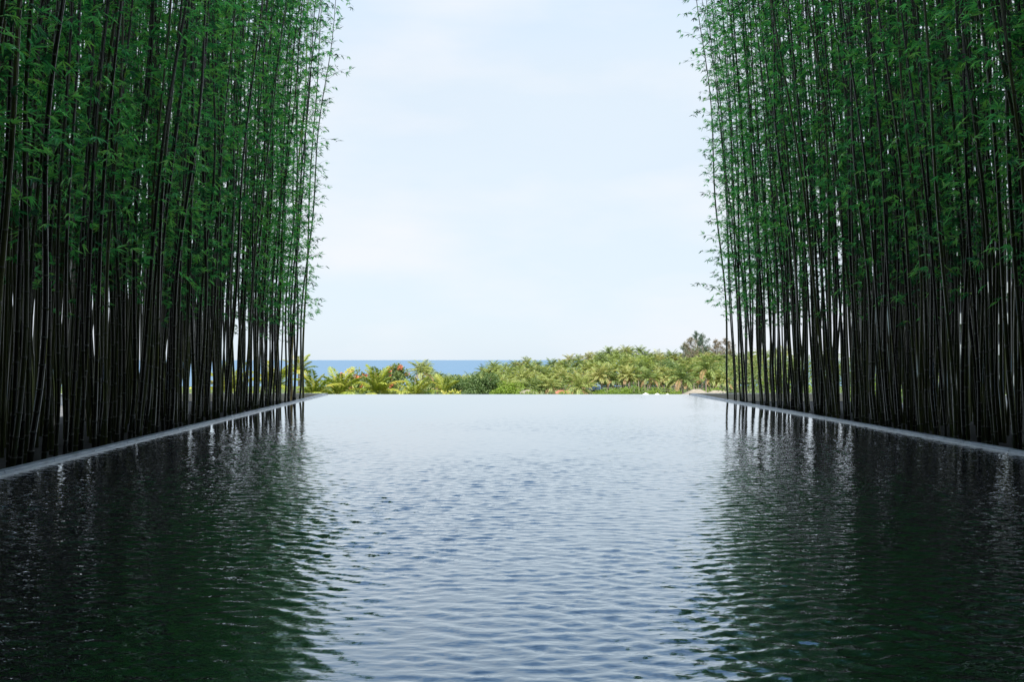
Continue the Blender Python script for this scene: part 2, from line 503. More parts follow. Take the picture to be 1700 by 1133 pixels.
# kerbs: coping stones laid end to end, with a wet inner lip coloured pale to imitate reflected sky
def kerb(name, fx, y0, y1, side):
    root = bpy.data.objects.new(name, None); col.objects.link(root)
    root['kind'] = 'structure'
    yq = y0
    k = 0
    base = MB()
    while yq < y1 - 0.05:
        ln = 1.15
        ye = min(yq + ln, y1)
        a, b_ = yq + 0.007, ye - 0.007
        dz = random.uniform(-0.003, 0.003)
        xi0, xi1 = fx(a) + side * 0.05, fx(b_) + side * 0.05
        xo0, xo1 = xi0 + side * 0.125, xi1 + side * 0.125
        c = 0.008
        def q(s0, s1, z):                            # ring of the stone, inset by the chamfer
            return [(xi0 + side * s0, a + s0, z), (xi1 + side * s0, b_ - s0, z), (xo1 - side * s0, b_ - s0, z), (xo0 - side * s0, a + s0, z)]
        vs = q(0, 0, -0.16) + q(0, 0, 0.038 + dz - c) + q(c, c, 0.038 + dz)
        fs = [(0, 1, 5, 4), (1, 2, 6, 5), (2, 3, 7, 6), (3, 0, 4, 7), (4, 5, 9, 8), (5, 6, 10, 9), (6, 7, 11, 10), (7, 4, 8, 11), (8, 9, 10, 11)]
        if side < 0:
            fs = [t[::-1] for t in fs]
        MB().add(vs, fs).build('coping_stone', 'coping', root)
        yq = ye
        k += 1
    lp = MB()
    P = [(fx(y0) - side * 0.005, y0), (fx(y1) - side * 0.005, y1), (fx(y1) + side * 0.053, y1), (fx(y0) + side * 0.053, y0)]
    if side < 0: P = P[::-1]
    lp.prism(P, TZ, 0.016)
    lp.build('kerb_lip', 'wet_sky_lip', root)
    return root
kerb('left_kerb', lx, NEAR - 0.6, FAR - 0.35, -1)
kerb('right_kerb', rx, NEAR - 0.6, FAR - 0.35, 1)

# planting beds behind the kerbs
BED = -0.22
GW = 5.0
for nm, fx, side in (('left_bed', lx, -1), ('right_bed', rx, 1)):
    P = [(fx(1) + side * 0.18, 1.0), (fx(FAR) + side * 0.18, FAR - 0.35), (fx(FAR) + side * (0.33 + GW), FAR - 0.35), (fx(1) + side * (0.33 + GW), 1.0)]
    if side < 0: P = P[::-1]
    MB().prism(P, TZ + 0.004, BED).build(nm, 'soil', kind='structure')
    # stone rim closing the bed at its far end
    x0, x1 = sorted((fx(FAR) + side * 0.06, fx(FAR) + side * (0.4 + GW)))
    MB().box(x0, x1, FAR - 0.34, FAR + 0.12, TZ - 1.0, 0.035).build('bed_rim', 'cream_stone', kind='structure')

# low white parapets along the terrace edges behind the groves
def parapet(x, y0, y1, label):
    r = thing('parapet_wall', (x, (y0 + y1) / 2, TZ), label, 'wall')
    h = (y1 - y0) / 2
    MB().box(-0.12, 0.12, -h, h, 0, 0.34).build('wall_body', 'white_render', r)
    MB().box(-0.17, 0.17, -h, h, 0.343, 0.40).build('wall_cap', 'coping', r)
parapet(-16.5, 6, FAR + 2.5, 'low white terrace wall glimpsed between the bamboo on the left')
parapet(17.5, 6, FAR + 2.5, 'low white terrace wall glimpsed between the bamboo on the right')

# ------------------------------------------------------------------ the hotel behind the camera: it shades pool and bamboo
hr = thing('hotel_building', (0, -6, TZ), 'tall hotel building at the head of the pool, its shade lies over the water', 'building')
MB().box(-13.5, 13.5, -22, 0, 7.6, 62).build('tower_wall', 'facade', hr)
MB().box(-13.8, 13.8, -22.6, 0.6, 62.003, 63).build('roof', 'facade', hr)
cp = MB().box(-26, 26, -20, 12.2, 6.6, 7.1).build('lobby_roof', 'timber', hr)  # unseen roof, overhang brought forward to darken near bamboo and steep reflections
MB().box(-26, 26, -20.5, -20, 0, 6.6).build('unseen_lobby_wall', 'timber', hr)
for x in (-26.4, 26.0):  # unseen side walls, added so the culms reflect something dark
    MB().box(x, x + 0.4, -20, 6.0, 0, 6.597).build('unseen_lobby_wall', 'timber', hr)
for x in (-24, -14, 14, 24):
    MB().box(x - 0.45, x + 0.45, -2.0, -1.1, 0, 6.597).build('column', 'facade', hr)
win = MB().box(-1.6, 1.6, 0.003, 0.06, 0, 2.0).mesh('window', 'dark_glass')
for fl in range(12):
    for k in range(3):
        link('window', win, hr, ((k - 1) * 8.2, 0, 11 + fl * 4.1))

# ------------------------------------------------------------------ bamboo
H = 15.5
def culm_curve(bend, wob, seed):
    r_ = random.Random(seed)
    a1, a2 = r_.uniform(0, 6.3), r_.uniform(0, 6.3)
    def c(z):
        t = z / H
        return np.array([bend * t ** 1.7 + wob * 0.04 * math.sin(z * 1.1 + a1) * min(1, z),
                         wob * 0.05 * math.sin(z * 0.8 + a2) * min(1, z), z])
    return c

def culm_rad(z, r0):
    t = z / H
    return r0 * max(0.12, 1 - 0.86 * t ** 1.1)

def culm_mesh(name, c, r0, mats, seed):
    r_ = random.Random(seed)
    z = 0.0
    pts, rd, mi = [], [], []
    zs_nodes = []
    while z < H:
        il = 0.20 + 0.20 * min(1, z / 2.0) + r_.uniform(-0.02, 0.02)
        zs_nodes.append(z)
        rr = culm_rad(z, r0)
        for dz, k, mm in ((0, 1.0, 0), (0.008, 1.045, 1), (0.016, 1.045, 1), (0.024, 1.0, 0), (0.045, 1.0, 0), (il - 0.03, 1.0, 0)):
            pts.append(c(min(z + dz, H))); rd.append(rr * k * (1 if dz < 0.05 else culm_rad(z + il, r0) / rr)); mi.append(mm)
        z += il
    pts.append(c(H)); rd.append(0.003); mi.append(0)
    V, Fq = tube_arrays(pts, rd, 8)
    seg = np.repeat(np.array([1 if mi[k] == 1 else 0 for k in range(len(pts) - 1)]), 8)
    return mesh_np(name, V, [(Fq[seg == 0], 0), (Fq[seg == 1], 1)], mats, smooth=True), zs_nodes

def leaf_arrays(origins, dirs, ups, lens, wids):
    """kite leaves folded along the midrib: 4 verts, 2 tris each."""
    side = np.cross(dirs, ups); side /= np.linalg.norm(side, axis=1, keepdims=True) + 1e-9
    nrm = np.cross(side, dirs)
    mid = origins + dirs * (lens * 0.36)[:, None] + nrm * (lens * 0.03)[:, None]
    a = mid + side * wids[:, None] * 0.5 + nrm * (wids * 0.18)[:, None]
    b = mid - side * wids[:, None] * 0.5 + nrm * (wids * 0.18)[:, None]
    tip = origins + dirs * lens[:, None] - nrm * (lens * 0.10)[:, None]
    n_ = len(origins)
    V = np.stack([origins, a, tip, b], 1).reshape(-1, 3)
    i = np.arange(n_)[:, None] * 4
    Fq = np.concatenate([i + np.array([0, 1, 2]), i + np.array([0, 2, 3])], 0)
    return V, Fq

def foliage(c, zs, seed, zstart, dens=1.0, lscale=1.0, branch_tubes=True):
    r_ = np.random.default_rng(seed)
    O, D, U, Ls, Ws, TN = [], [], [], [], [], []
    BV, BF = [], []
    nb = 0
    for z in zs:
        if z < zstart or z > H - 0.3: continue
        t = z / H
        ramp_in = min(1.0, 0.25 + (z - zstart) / 1.2)
        p0 = c(z)
        a0 = r_.uniform(0, 6.3)
        for b in range(r_.integers(3, 6)):
            if r_.random() > dens * ramp_in: continue
            a = a0 + b * 1.3 + r_.normal(0, 0.4)
            bl = (0.26 + 0.45 * r_.random() ** 1.6) * (1.05 - 0.35 * t)
            if r_.random() < 0.07: bl += 0.5
            el = r_.uniform(0.25, 1.0)
            d0 = np.array([math.cos(a) * math.cos(el), math.sin(a) * math.cos(el), math.sin(el)])
            mid = p0 + d0 * bl * 0.55
            end = mid + (d0 + np.array([0, 0, -0.45])) * bl * 0.5
            if branch_tubes:
                V, Fq = tube_arrays([p0, mid, end], [0.0042, 0.003, 0.0015], 3)
                BV.append(V); BF.append(Fq + nb); nb += len(V)
            nc = max(2, int(bl * 7))
            for k in range(nc):
                s = 0.3 + 0.7 * (k + r_.random() * 0.6) / nc
                q = p0 + (mid - p0) * min(1, s / 0.55) if s < 0.55 else mid + (end - mid) * (s - 0.55) / 0.45
                q = q + r_.normal(0, 0.035, 3)
                ca = a + r_.normal(0, 0.9)
                ce = r_.normal(-0.15, 0.45)
                fd = np.array([math.cos(ca) * math.cos(ce), math.sin(ca) * math.cos(ce), math.sin(ce)])
                sd_ = np.cross(fd, np.array([0, 0, 1.0])); sd_ /= np.linalg.norm(sd_) + 1e-9
                tw = r_.uniform(-1.0, 1.0)
                up = np.cross(sd_, fd) * math.cos(tw) + sd_ * math.sin(tw)
                sp = np.cross(fd, up)
                nl = r_.integers(3, 7)
                tone = r_.random()
                for l in range(nl):
                    ff = (l / (nl - 1) - 0.5) * 1.8 + r_.normal(0, 0.12)
                    d = fd * math.cos(ff) + sp * math.sin(ff) + np.array([0, 0, -0.16]) + r_.normal(0, 0.1, 3)
                    d /= np.linalg.norm(d)
                    O.append(q); D.append(d); U.append(up + r_.normal(0, 0.2, 3))
                    ll = r_.uniform(0.10, 0.175) * lscale; TN.append(tone)
                    Ls.append(ll); Ws.append(ll * r_.uniform(0.12, 0.165))
    V, Fq = leaf_arrays(np.array(O), np.array(D), np.array(U), np.array(Ls), np.array(Ws))
    tn = np.repeat(np.array(TN, dtype=np.float32), 4)
    if branch_tubes:
        return V, Fq, np.concatenate(BV), np.concatenate(BF), tn
    return V, Fq, tn

def leaf_mesh(V, Fq, tn):
    me = mesh_np('leaves', V, [(Fq, 0)], ['bamboo_leaf'])
    me.attributes.new('tone', 'FLOAT', 'POINT').data.foreach_set('value', np.ascontiguousarray(tn, dtype=np.float32))
    return me

NVAR = 9
variants = []
light_variants = []
for k in range(NVAR):
    bend = [0.25, 0.5, 0.8, 1.1, 0.4, 1.5, 0.65, 0.15, 0.95][k]
    c = culm_curve(bend, random.uniform(0.5, 1.3), 100 + k)
    r0 = random.uniform(0.025, 0.032)
    cm, zs = culm_mesh('culm', c, r0, ['bamboo_culm', 'bamboo_node'], 200 + k)
    V, Fq, BV, BF, tn = foliage(c, zs, 300 + k, [2.3, 3.4, 2.7, 4.4, 2.5, 3.0, 3.8, 2.2, 2.9][k])
    lm = leaf_mesh(V, Fq, tn)
    bm_ = mesh_np('branches', BV, [(BF, 0)], ['bamboo_twig'])
    V, Fq, BV, BF, tn = foliage(c, zs, 350 + k, [3.0, 4.2, 3.4, 5.2, 3.1, 3.8, 4.6, 2.6, 3.6][k], dens=0.47)
    variants.append((c, cm, lm, bm_))
    light_variants.append((c, cm, leaf_mesh(V, Fq, tn), mesh_np('branches', BV, [(BF, 0)], ['bamboo_twig'])))
print('leaf tris per bamboo', [len(v_[2].polygons) for v_ in variants])

# special: olive culm at the far left end, straw-coloured culm behind it
cO = culm_curve(0.9, 0.8, 901)
olive_mesh, zsO = culm_mesh('culm', cO, 0.043, ['olive_culm', 'bamboo_node'], 902)
VO, FO, BVO, BFO, tnO = foliage(cO, zsO, 903, 5.2, dens=0.45)
olive_var = (cO, olive_mesh, leaf_mesh(VO, FO, tnO), mesh_np('branches', BVO, [(BFO, 0)], ['bamboo_twig']))
cS = culm_curve(0.5, 0.8, 911)
straw_mesh, zsS = culm_mesh('culm', cS, 0.04, ['straw_culm', 'bamboo_node'], 912)
VS, FS, BVS, BFS, tnS = foliage(cS, zsS, 913, 6.5, dens=0.35)
straw_var = (cS, straw_mesh, leaf_mesh(VS, FS, tnS), mesh_np('branches', BVS, [(BFS, 0)], ['bamboo_twig']))

def place_bamboo(var, x, y, toward, lean, leany, label, group, sc=1.0, spin=0.0):
    root = thing('bamboo', (x, y, BED - random.uniform(0.02, 0.4)), label, 'bamboo', group)
    tw = 0.0 if toward > 0 else math.pi            # bends point over the water
    M = Euler((R(leany), R(lean) * toward, 0)).to_matrix().to_4x4() @ Matrix.Rotation(tw + spin, 4, 'Z')
    root.rotation_euler = M.to_euler()
    tk = random.uniform(0.8, 1.3)
    root.scale = (tk, tk, sc)
    c, cm, lm, bm_ = var
    link('culm', cm, root)
    link('branches', bm_, root, kind='stuff')
    link('leaves', lm, root, kind='stuff')
    return root

ONES = ['', 'first', 'second', 'third', 'fourth', 'fifth', 'sixth', 'seventh', 'eighth', 'ninth', 'tenth', 'eleventh', 'twelfth', 'thirteenth', 'fourteenth',
        'fifteenth', 'sixteenth', 'seventeenth', 'eighteenth', 'nineteenth']
TENS = {2: ('twenty', 'twentieth'), 3: ('thirty', 'thirtieth'), 4: ('forty', 'fortieth'), 5: ('fifty', 'fiftieth')}
def ordinal(k):
    if k < 20: return ONES[k]
    a, b = divmod(k, 10)
    return TENS[a][1] if b == 0 else TENS[a][0] + '-' + ONES[b]
def grove(side, fx, y0, y1, word):
    """three rows of single bamboos in front, a thicket behind."""
    toward = -side
    rows = [(0.46, 0.07, 52), (0.85, 0.13, 50), (1.32, 0.17, 46)]
    rname = ['front', 'second', 'third']
    r_ = random.Random(40 + side)
    for ri, (t0, ts, cnt) in enumerate(rows):
        yend = y1 - [0, 0.35, 0.7][ri]
        yq = [y0 + (yend - y0) * (k + r_.uniform(0.1, 0.9)) / cnt for k in range(cnt)]
        yq.sort()
        for k, y in enumerate(yq):
            t = t0 + r_.uniform(-ts, ts)
            x = fx(y) + side * t
            far_rank = cnt - 1 - k
            zone = 'far end' if y > y0 + (yend - y0) * 0.66 else ('near end' if y < y0 + (yend - y0) * 0.33 else 'middle')
            if ri == 0:
                label = f'{ordinal(far_rank + 1)} slender dark bamboo from the far end of the {word} grove front row'
                group = None
            else:
                label = f'dark leafy bamboo in the {rname[ri]} row of the {word} grove, {zone}'
                group = f'{word} grove {rname[ri]} row bamboo, {zone}'
            lean = r_.gauss(1.1 + 0.35 * (2 - ri), 1.15)
            if side > 0: lean += 0.35
            if far_rank < 14: lean = min(lean, 1.7)
            v_ = (light_variants if ri == 0 and far_rank > 15 else variants)[r_.choice([0, 1, 2, 4, 6, 7]) if far_rank < 14 and side < 0 else r_.randrange(NVAR)]
            place_bamboo(v_, x, y, toward, lean, r_.gauss(0.0, 0.8), label, group or f'{word} grove front row', r_.uniform(0.94, 1.08), r_.gauss(0, 0.55))
    # thicket: rows behind, too many and too hidden to tell apart
    TV, TF, LV, LF, LT = [], [], [], [], []
    tn = ln = 0
    nth = 450
    for k in range(nth):
        y = y0 - 1.0 + (y1 - y0 - 1.2) * r_.random()
        t = 1.6 + 3.2 * r_.random()
        x = fx(y) + side * t
        c = variants[k % NVAR][0]
        lean = r_.gauss(0.9, 1.3)
        M = Matrix.Translation((x, y, BED - 0.02)) @ Euler((R(r_.gauss(0, 1.1)), R(lean) * toward, 0)).to_matrix().to_4x4() @ Matrix.Rotation((0 if toward > 0 else math.pi) + r_.gauss(0, 0.8), 4, 'Z')
        zz = np.concatenate([np.linspace(0, 6, 7), np.linspace(7.2, H, 7)])
        V, Fq = tube_arrays([c(z) for z in zz], [culm_rad(z, 0.031) for z in zz], 6)
        TV.append(xf(V, M)); TF.append(Fq + tn); tn += len(V)
        V, Fq, tn_ = thick_leaves[k % len(thick_leaves)]
        LT.append(tn_)
        LV.append(xf(V, M)); LF.append(Fq + ln); ln += len(V)
    root = thing('bamboo_thicket', (0, 0, 0), f'dense dark mass of bamboo behind the front rows of the {word} grove', 'bamboo')
    root['kind'] = 'stuff'
    a = link('culms', mesh_np('culms', np.concatenate(TV), [(np.concatenate(TF), 0)], ['bamboo_culm'], smooth=True), root); a['kind'] = 'stuff'
    b_ = link('leaves', leaf_mesh(np.concatenate(LV), np.concatenate(LF), np.concatenate(LT)), root); b_['kind'] = 'stuff'

thick_leaves = []
for k in range(6):
    c = variants[k][0]
    zs = np.arange(0.3, H, 0.45)
    thick_leaves.append(foliage(c, zs, 500 + k, 3.2, dens=0.17, lscale=1.3, branch_tubes=False))
print('thicket leaf tris', [len(t_[1]) for t_ in thick_leaves])

yl_end = gp(490, 663.0, BED)[1]
grove(-1, lx, 7.6, 28.3, 'left')
grove(1, rx, 9.0, 27.9, 'right')
# the olive culm standing apart at the far left corner, and a straw-coloured one beside it
yo = 29.4
place_bamboo(olive_var, px_x(503, yo), yo, 1, 0.2, 0, 'single olive yellow bamboo standing apart at the far left corner', None)
place_bamboo(straw_var, px_x(497, 28.9) - 0.25, 28.9, 1, 0.6, 0, 'pale straw coloured bamboo beside the olive one at the far left corner', None)

# ------------------------------------------------------------------ palms
def frond_arrays(elev, Lf, nlf, wid, seed, droop=1.5):
    r_ = np.random.default_rng(seed)
    k = 9
    pts = [np.zeros(3)]
    e = elev
    for s in range(k - 1):
        d = np.array([math.cos(e), 0, math.sin(e)])
        pts.append(pts[-1] + d * Lf / (k - 1))
        e -= droop / (k - 1) * (0.5 + s / (k - 1))
    P = np.array(pts)
    RV, RF = tube_arrays(P, np.linspace(0.035, 0.008, k), 3)
    O, D, U, Ls, Ws = [], [], [], [], []
    for sgn in (-1, 1):
        for q in range(nlf):
            s = 0.14 + 0.86 * (q + 0.5) / nlf
            f = s * (k - 1); i0 = min(k - 2, int(f)); fr = f - i0
            p_ = P[i0] * (1 - fr) + P[i0 + 1] * fr
            tg = P[i0 + 1] - P[i0]; tg /= np.linalg.norm(tg)
            up = np.array([-tg[2], 0, tg[0]])
            ln = 0.9 * math.sin(math.pi * (0.12 + 0.80 * s)) ** 0.7 * Lf / 3.4
            d = np.array([0, sgn, 0]) * 0.8 + tg * (0.45 + 0.5 * s) - np.array([0, 0, 0.35]) + up * 0.1 + r_.normal(0, 0.08, 3)
            d /= np.linalg.norm(d)
            O.append(p_); D.append(d); U.append(up); Ls.append(ln); Ws.append(wid)
    V, Fq = leaf_arrays(np.array(O), np.array(D), np.array(U), np.array(Ls), np.array(Ws))
    return RV, RF, V, Fq

def frond_mesh(name, elev, Lf, nlf, wid, seed, mname, droop=1.5):
    RV, RF, V, Fq = frond_arrays(elev, Lf, nlf, wid, seed, droop)
    return mesh_np(name, np.concatenate([RV, V]), [(RF, 0), (Fq + len(RV), 0)], [mname])

def crown_mesh(seed, mname, nf=24, Lf=3.3, nlf=15, wid=0.105):
    r_ = np.random.default_rng(seed)
    VV, F4, F3 = [], [], []
    nb = 0
    mats = []
    for k in range(nf):
        t = (k + 0.5) / nf
        elev = 1.5 - 1.75 * t + r_.normal(0, 0.1)
        az = k * 2.4 + r_.normal(0, 0.2)
        RV, RF, V, Fq = frond_arrays(elev, Lf * r_.uniform(0.8, 1.1), nlf, wid, seed * 100 + k, droop=r_.uniform(1.0, 1.7))
        M = Matrix.Rotation(az, 4, 'Z')
        VV.append(xf(RV, M)); F4.append(RF + nb); nb += len(RV)
        VV.append(xf(V, M)); F3.append((Fq + nb, k)); nb += len(V)
    dry = np.concatenate([f for f, k in F3 if k >= nf - 3])
    grn = np.concatenate([f for f, k in F3 if k < nf - 3])
    return mesh_np('crown', np.concatenate(VV), [(np.concatenate(F4), 0), (grn, 0), (dry, 1)], [mname, 'dry_frond'])

def trunk_mesh(h, lean, seed, r0=0.17):
    r_ = random.Random(seed)
    pts, rd = [], []
    k = 9
    for i in range(k):
        t = i / (k - 1)
        pts.append((lean * t * t, 0.15 * math.sin(t * 3 + seed), h * t))
        rd.append(r0 * (1.25 - 0.5 * t) if i else r0 * 1.7)
    return MB().tube(pts, rd, 7).mesh('trunk', 'trunk', True)

palm_crowns = [crown_mesh(20 + k, 'palm_leaf', nf=[28, 32, 30, 26, 34][k], Lf=[3.3, 3.6, 3.1, 3.5, 3.3][k]) for k in range(5)]
def far_palm(px, d, ytop, label, group, rs):
    x = px_x(px, d)
    ztop = row_z(ytop, d)
    base = GROUND if d < 300 else land_z(0, d)
    h = max(2.2, ztop - base - 2.0)
    r = thing('coconut_palm', (x, d, base), label, 'palm tree', group)
    r.rotation_euler = (0, 0, rs.uniform(0, 6.3))
    ln = rs.uniform(-0.8, 0.8)
    sd_ = rs.randrange(1000)
    link('trunk', trunk_mesh(h, ln, sd_), r)
    link('crown', palm_crowns[rs.randrange(5)], r, (ln, 0.15 * math.sin(3 + sd_), h), )
    r.children[-1].scale = [rs.uniform(0.68, 0.95)] * 3
    return r

TOPS = [(480, 606), (560, 622), (640, 622), (690, 606), (705, 603), (730, 612), (760, 618), (790, 612), (820, 601), (850, 604), (870, 598), (900, 603), (940, 595), (965, 590), (990, 583),
        (1020, 580), (1055, 577), (1080, 584), (1110, 588), (1140, 587), (1170, 580), (1200, 583), (1300, 578), (1500, 575), (1750, 570)]
def top_y(px):
    return float(np.interp(px, [a for a, _ in TOPS], [b for _, b in TOPS]))

rs = random.Random(77)
def zone_of(px):
    if px < 760: return 'behind the red flowering trees, left part of the shore'
    if px < 860: return 'above the small pale hut near the middle'
    if px < 960: return 'left shoulder of the rising palm grove'
    if px < 1080: return 'in the tallest middle part of the palm grove'
    if px < 1205: return 'below the dark casuarinas on the right'
    return 'seen only through the right bamboo grove'
ROWS = [(290, 0, 10, 'back'), (262, 9, 9.5, 'third'), (235, 20, 11, 'second'), (205, 31, 15, 'front')]
for d, dy, step, rn in ROWS:
    px = 700 + rs.uniform(0, step)
    if rn == 'front': px = 800
    while px < 1320:
        ty = top_y(px) + dy + rs.uniform(-3, 6)
        if not (rn == 'back' and 715 < px < 795):
            zn = zone_of(px)
            far_palm(px, d + rs.uniform(-8, 8), ty, f'coconut palm in the {rn} rank {zn}', f'{rn} rank palms {zn}', rs)
        px += step * rs.uniform(0.7, 1.4) * (2.2 if px > 1215 else 1)
# palms that the photograph sets apart
far_palm(703, 180, 602, 'lone dark palm rising against the sea left of centre', None, rs)
far_palm(1172, 150, 592, 'pale spreading coconut palm with a slim leaning trunk by the right kerb end', None, rs)
far_palm(1136, 140, 607, 'low wide palm with a thick brown trunk left of the thatched roofs', None, rs)
far_palm(962, 150, 626, 'low bright palm with arching fronds at the middle of the overflow edge', None, rs)

# near palms below the terrace on the left: every frond a part
near_fronds = [frond_mesh('frond', e, 3.3, 30, 0.12, 700 + k, 'palm_bright', dr) for k, (e, dr) in enumerate([(1.4, 0.9), (1.15, 1.2), (0.9, 1.5), (0.6, 1.6), (0.25, 1.5), (-0.15, 1.1)])]
def near_palm(px, d, yc, sc, label, nf=17, spin=0.0, rs=rs):
    x = px_x(px, d)
    zc = row_z(yc, d)
    h = zc - GROUND
    r = thing('coconut_palm', (x, d, GROUND), label, 'palm tree')
    link('trunk', trunk_mesh(h, 0.0, rs.randrange(99)), r)
    for k in range(nf):
        t = (k + 0.5) / nf
        fm = near_fronds[max(0, min(5, int(t ** 1.25 * 5.4 + rs.uniform(-0.4, 0.4))))]
        o = link('frond', fm, r, (0, 0.15 * 0, h))
        o.rotation_euler = (rs.uniform(-0.15, 0.15), 0, spin + k * 2.4 + rs.uniform(-0.25, 0.25))
        o.scale = [sc * rs.uniform(0.68, 0.92)] * 3
    return r
near_palm(627, 88, 655, 1.15, 'bright yellow green palm with wide arching fronds under the red blossoms', 18)
near_palm(520, 80, 660, 1.0, 'bright palm with upright fronds next to the olive bamboo', 15)
near_palm(563, 84, 662, 1.1, 'bright palm with orange tinted fronds between the two leftmost palms and the blossoms', 16)
near_palm(497, 105, 622, 0.95, 'palm with one long frond reaching over the sea behind the olive bamboo', 14)
near_palm(690, 98, 664, 1.0, 'yellow green palm right of the red blossoms at the overflow edge', 15)
near_palm(738, 120, 655, 1.05, 'narrow bright palm with steep fronds left of the round dark tree', 13)
near_palm(455, 75, 650, 1.0, 'bright palm glimpsed through the far end of the left grove', 14)
near_palm(380, 70, 655, 1.0, 'bright palm glimpsed through the middle of the left grove', 14)
near_palm(255, 64, 652, 1.0, 'bright palm glimpsed through the left grove left of its middle', 14)
near_palm(110, 60, 640, 1.0, 'bright palm glimpsed through the near end of the left grove', 14)

# ------------------------------------------------------------------ broadleaf trees, casuarinas, shrubs
def cloud_leaves(lobes, count, size, seed, flat=0.0):
    """leaf cards spread through a set of ellipsoid lobes, thicker near their skins."""
    r_ = np.random.default_rng(seed)
    wts = np.array([a[3] * a[4] * a[5] for a in lobes]) ** 0.67
    wts /= wts.sum()
    idx = r_.choice(len(lobes), count, p=wts)
    Lb = np.array(lobes)[idx]
    d = r_.normal(size=(count, 3)); d /= np.linalg.norm(d, axis=1, keepdims=True)
    rad = 0.55 + 0.5 * r_.random(count) ** 0.6
    O = Lb[:, :3] + d * Lb[:, 3:6] * rad[:, None]
    D = d * 0.6 + r_.normal(0, 0.6, (count, 3)); D /= np.linalg.norm(D, axis=1, keepdims=True)
    U = r_.normal(size=(count, 3)) + np.array([0, 0, 0.6])
    Ls = size * r_.uniform(0.7, 1.3, count)
    return leaf_arrays(O, D, U, Ls, Ls * 0.55)

def broad_tree(px, d, ytop, width, label, mname='broad_leaf', seed=1, name='broadleaf_tree', count=2600, group=None, flowers=0, size=0.34):
    x = px_x(px, d)
    z1 = row_z(ytop, d)
    h = z1 - GROUND
    r = thing(name, (x, d, GROUND), label, 'tree', group)
    r_ = random.Random(seed)
    lob = []
    ch = min(h * 0.75, width * 0.9)
    for k in range(9):
        a = k * 2.4
        rr = width * 0.30 * math.sqrt((k + 0.3) / 9)
        lob.append((rr * math.cos(a), rr * math.sin(a), h - ch * 0.5 + ch * 0.26 * r_.uniform(-1, 0.9), width * r_.uniform(0.16, 0.26), width * r_.uniform(0.16, 0.26), ch * r_.uniform(0.18, 0.26)))
    lob.append((0, 0, h - ch * 0.26, width * 0.2, width * 0.2, ch * 0.24))
    V, Fq = cloud_leaves(lob, count, size, seed)
    tb = MB()
    tb.tube([(0, 0, 0), (0.1, 0, h * 0.3), (0, 0.1, h * 0.55)], [0.28, 0.2, 0.12], 7)
    for k in range(5):
        q = lob[k + 1]
        tb.tube([(0.05, 0, h * 0.32), (q[0] * 0.5, q[1] * 0.5, (h * 0.35 + q[2]) / 2), (q[0], q[1], q[2])], [0.12, 0.08, 0.03], 5)
    tb.build('trunk', 'trunk', r, True)
    link('crown', mesh_np('crown', V, [(Fq, 0)], [mname]), r)
    for k in range(flowers):
        q = lob[k % len(lob)]
        a = r_.uniform(0, 6.3)
        fx_ = q[0] + q[3] * 0.8 * math.cos(a); fy = q[1] - q[4] * abs(math.sin(a)) * 0.8; fz = q[2] + q[5] * r_.uniform(0.7, 1.05)
        V, Fq = cloud_leaves([(fx_, fy, fz, 0.24, 0.24, 0.15)], 40, 0.22, seed * 50 + k)
        link('blossom', mesh_np('blossom', V, [(Fq, 0)], ['petal']), r)
    return r

broad_tree(590, 112, 611, 6.0, 'bushy tree dotted with orange red blossoms behind the bright palm', seed=3, flowers=14, name='flame_tree', mname='broad_leaf')
broad_tree(634, 116, 611, 5.5, 'green tree with orange blossoms on top, middle of the flowering trees', seed=4, flowers=12, name='flame_tree', mname='broad_leaf')
broad_tree(658, 120, 603, 4.0, 'tallest flowering tree, thin top with red blossoms against the sea', seed=5, flowers=9, name='flame_tree', count=1500)
broad_tree(545, 118, 632, 6.0, 'low green bushy tree behind the leftmost bright palms', seed=6)
broad_tree(800, 165, 617, 8.5, 'dark rounded broadleaf tree left of the lime green bush near the middle', seed=7, count=4200, size=0.36)
broad_tree(838, 160, 632, 7.0, 'lime green bush tree beside the dark rounded tree', 'lime_leaf', seed=8)
broad_tree(755, 190, 622, 6.5, 'grey green feathery tree left of the dark rounded tree', seed=9)
broad_tree(1063, 245, 590, 9.0, 'rounded yellow green tree crown among the tallest palms', 'lime_leaf', seed=10)
broad_tree(1110, 235, 596, 10.0, 'wide olive tree crown right of the tallest palms', 'broad_leaf', seed=12)
broad_tree(1195, 225, 600, 9.0, 'olive green tree behind the right kerb end', 'broad_leaf', seed=13)

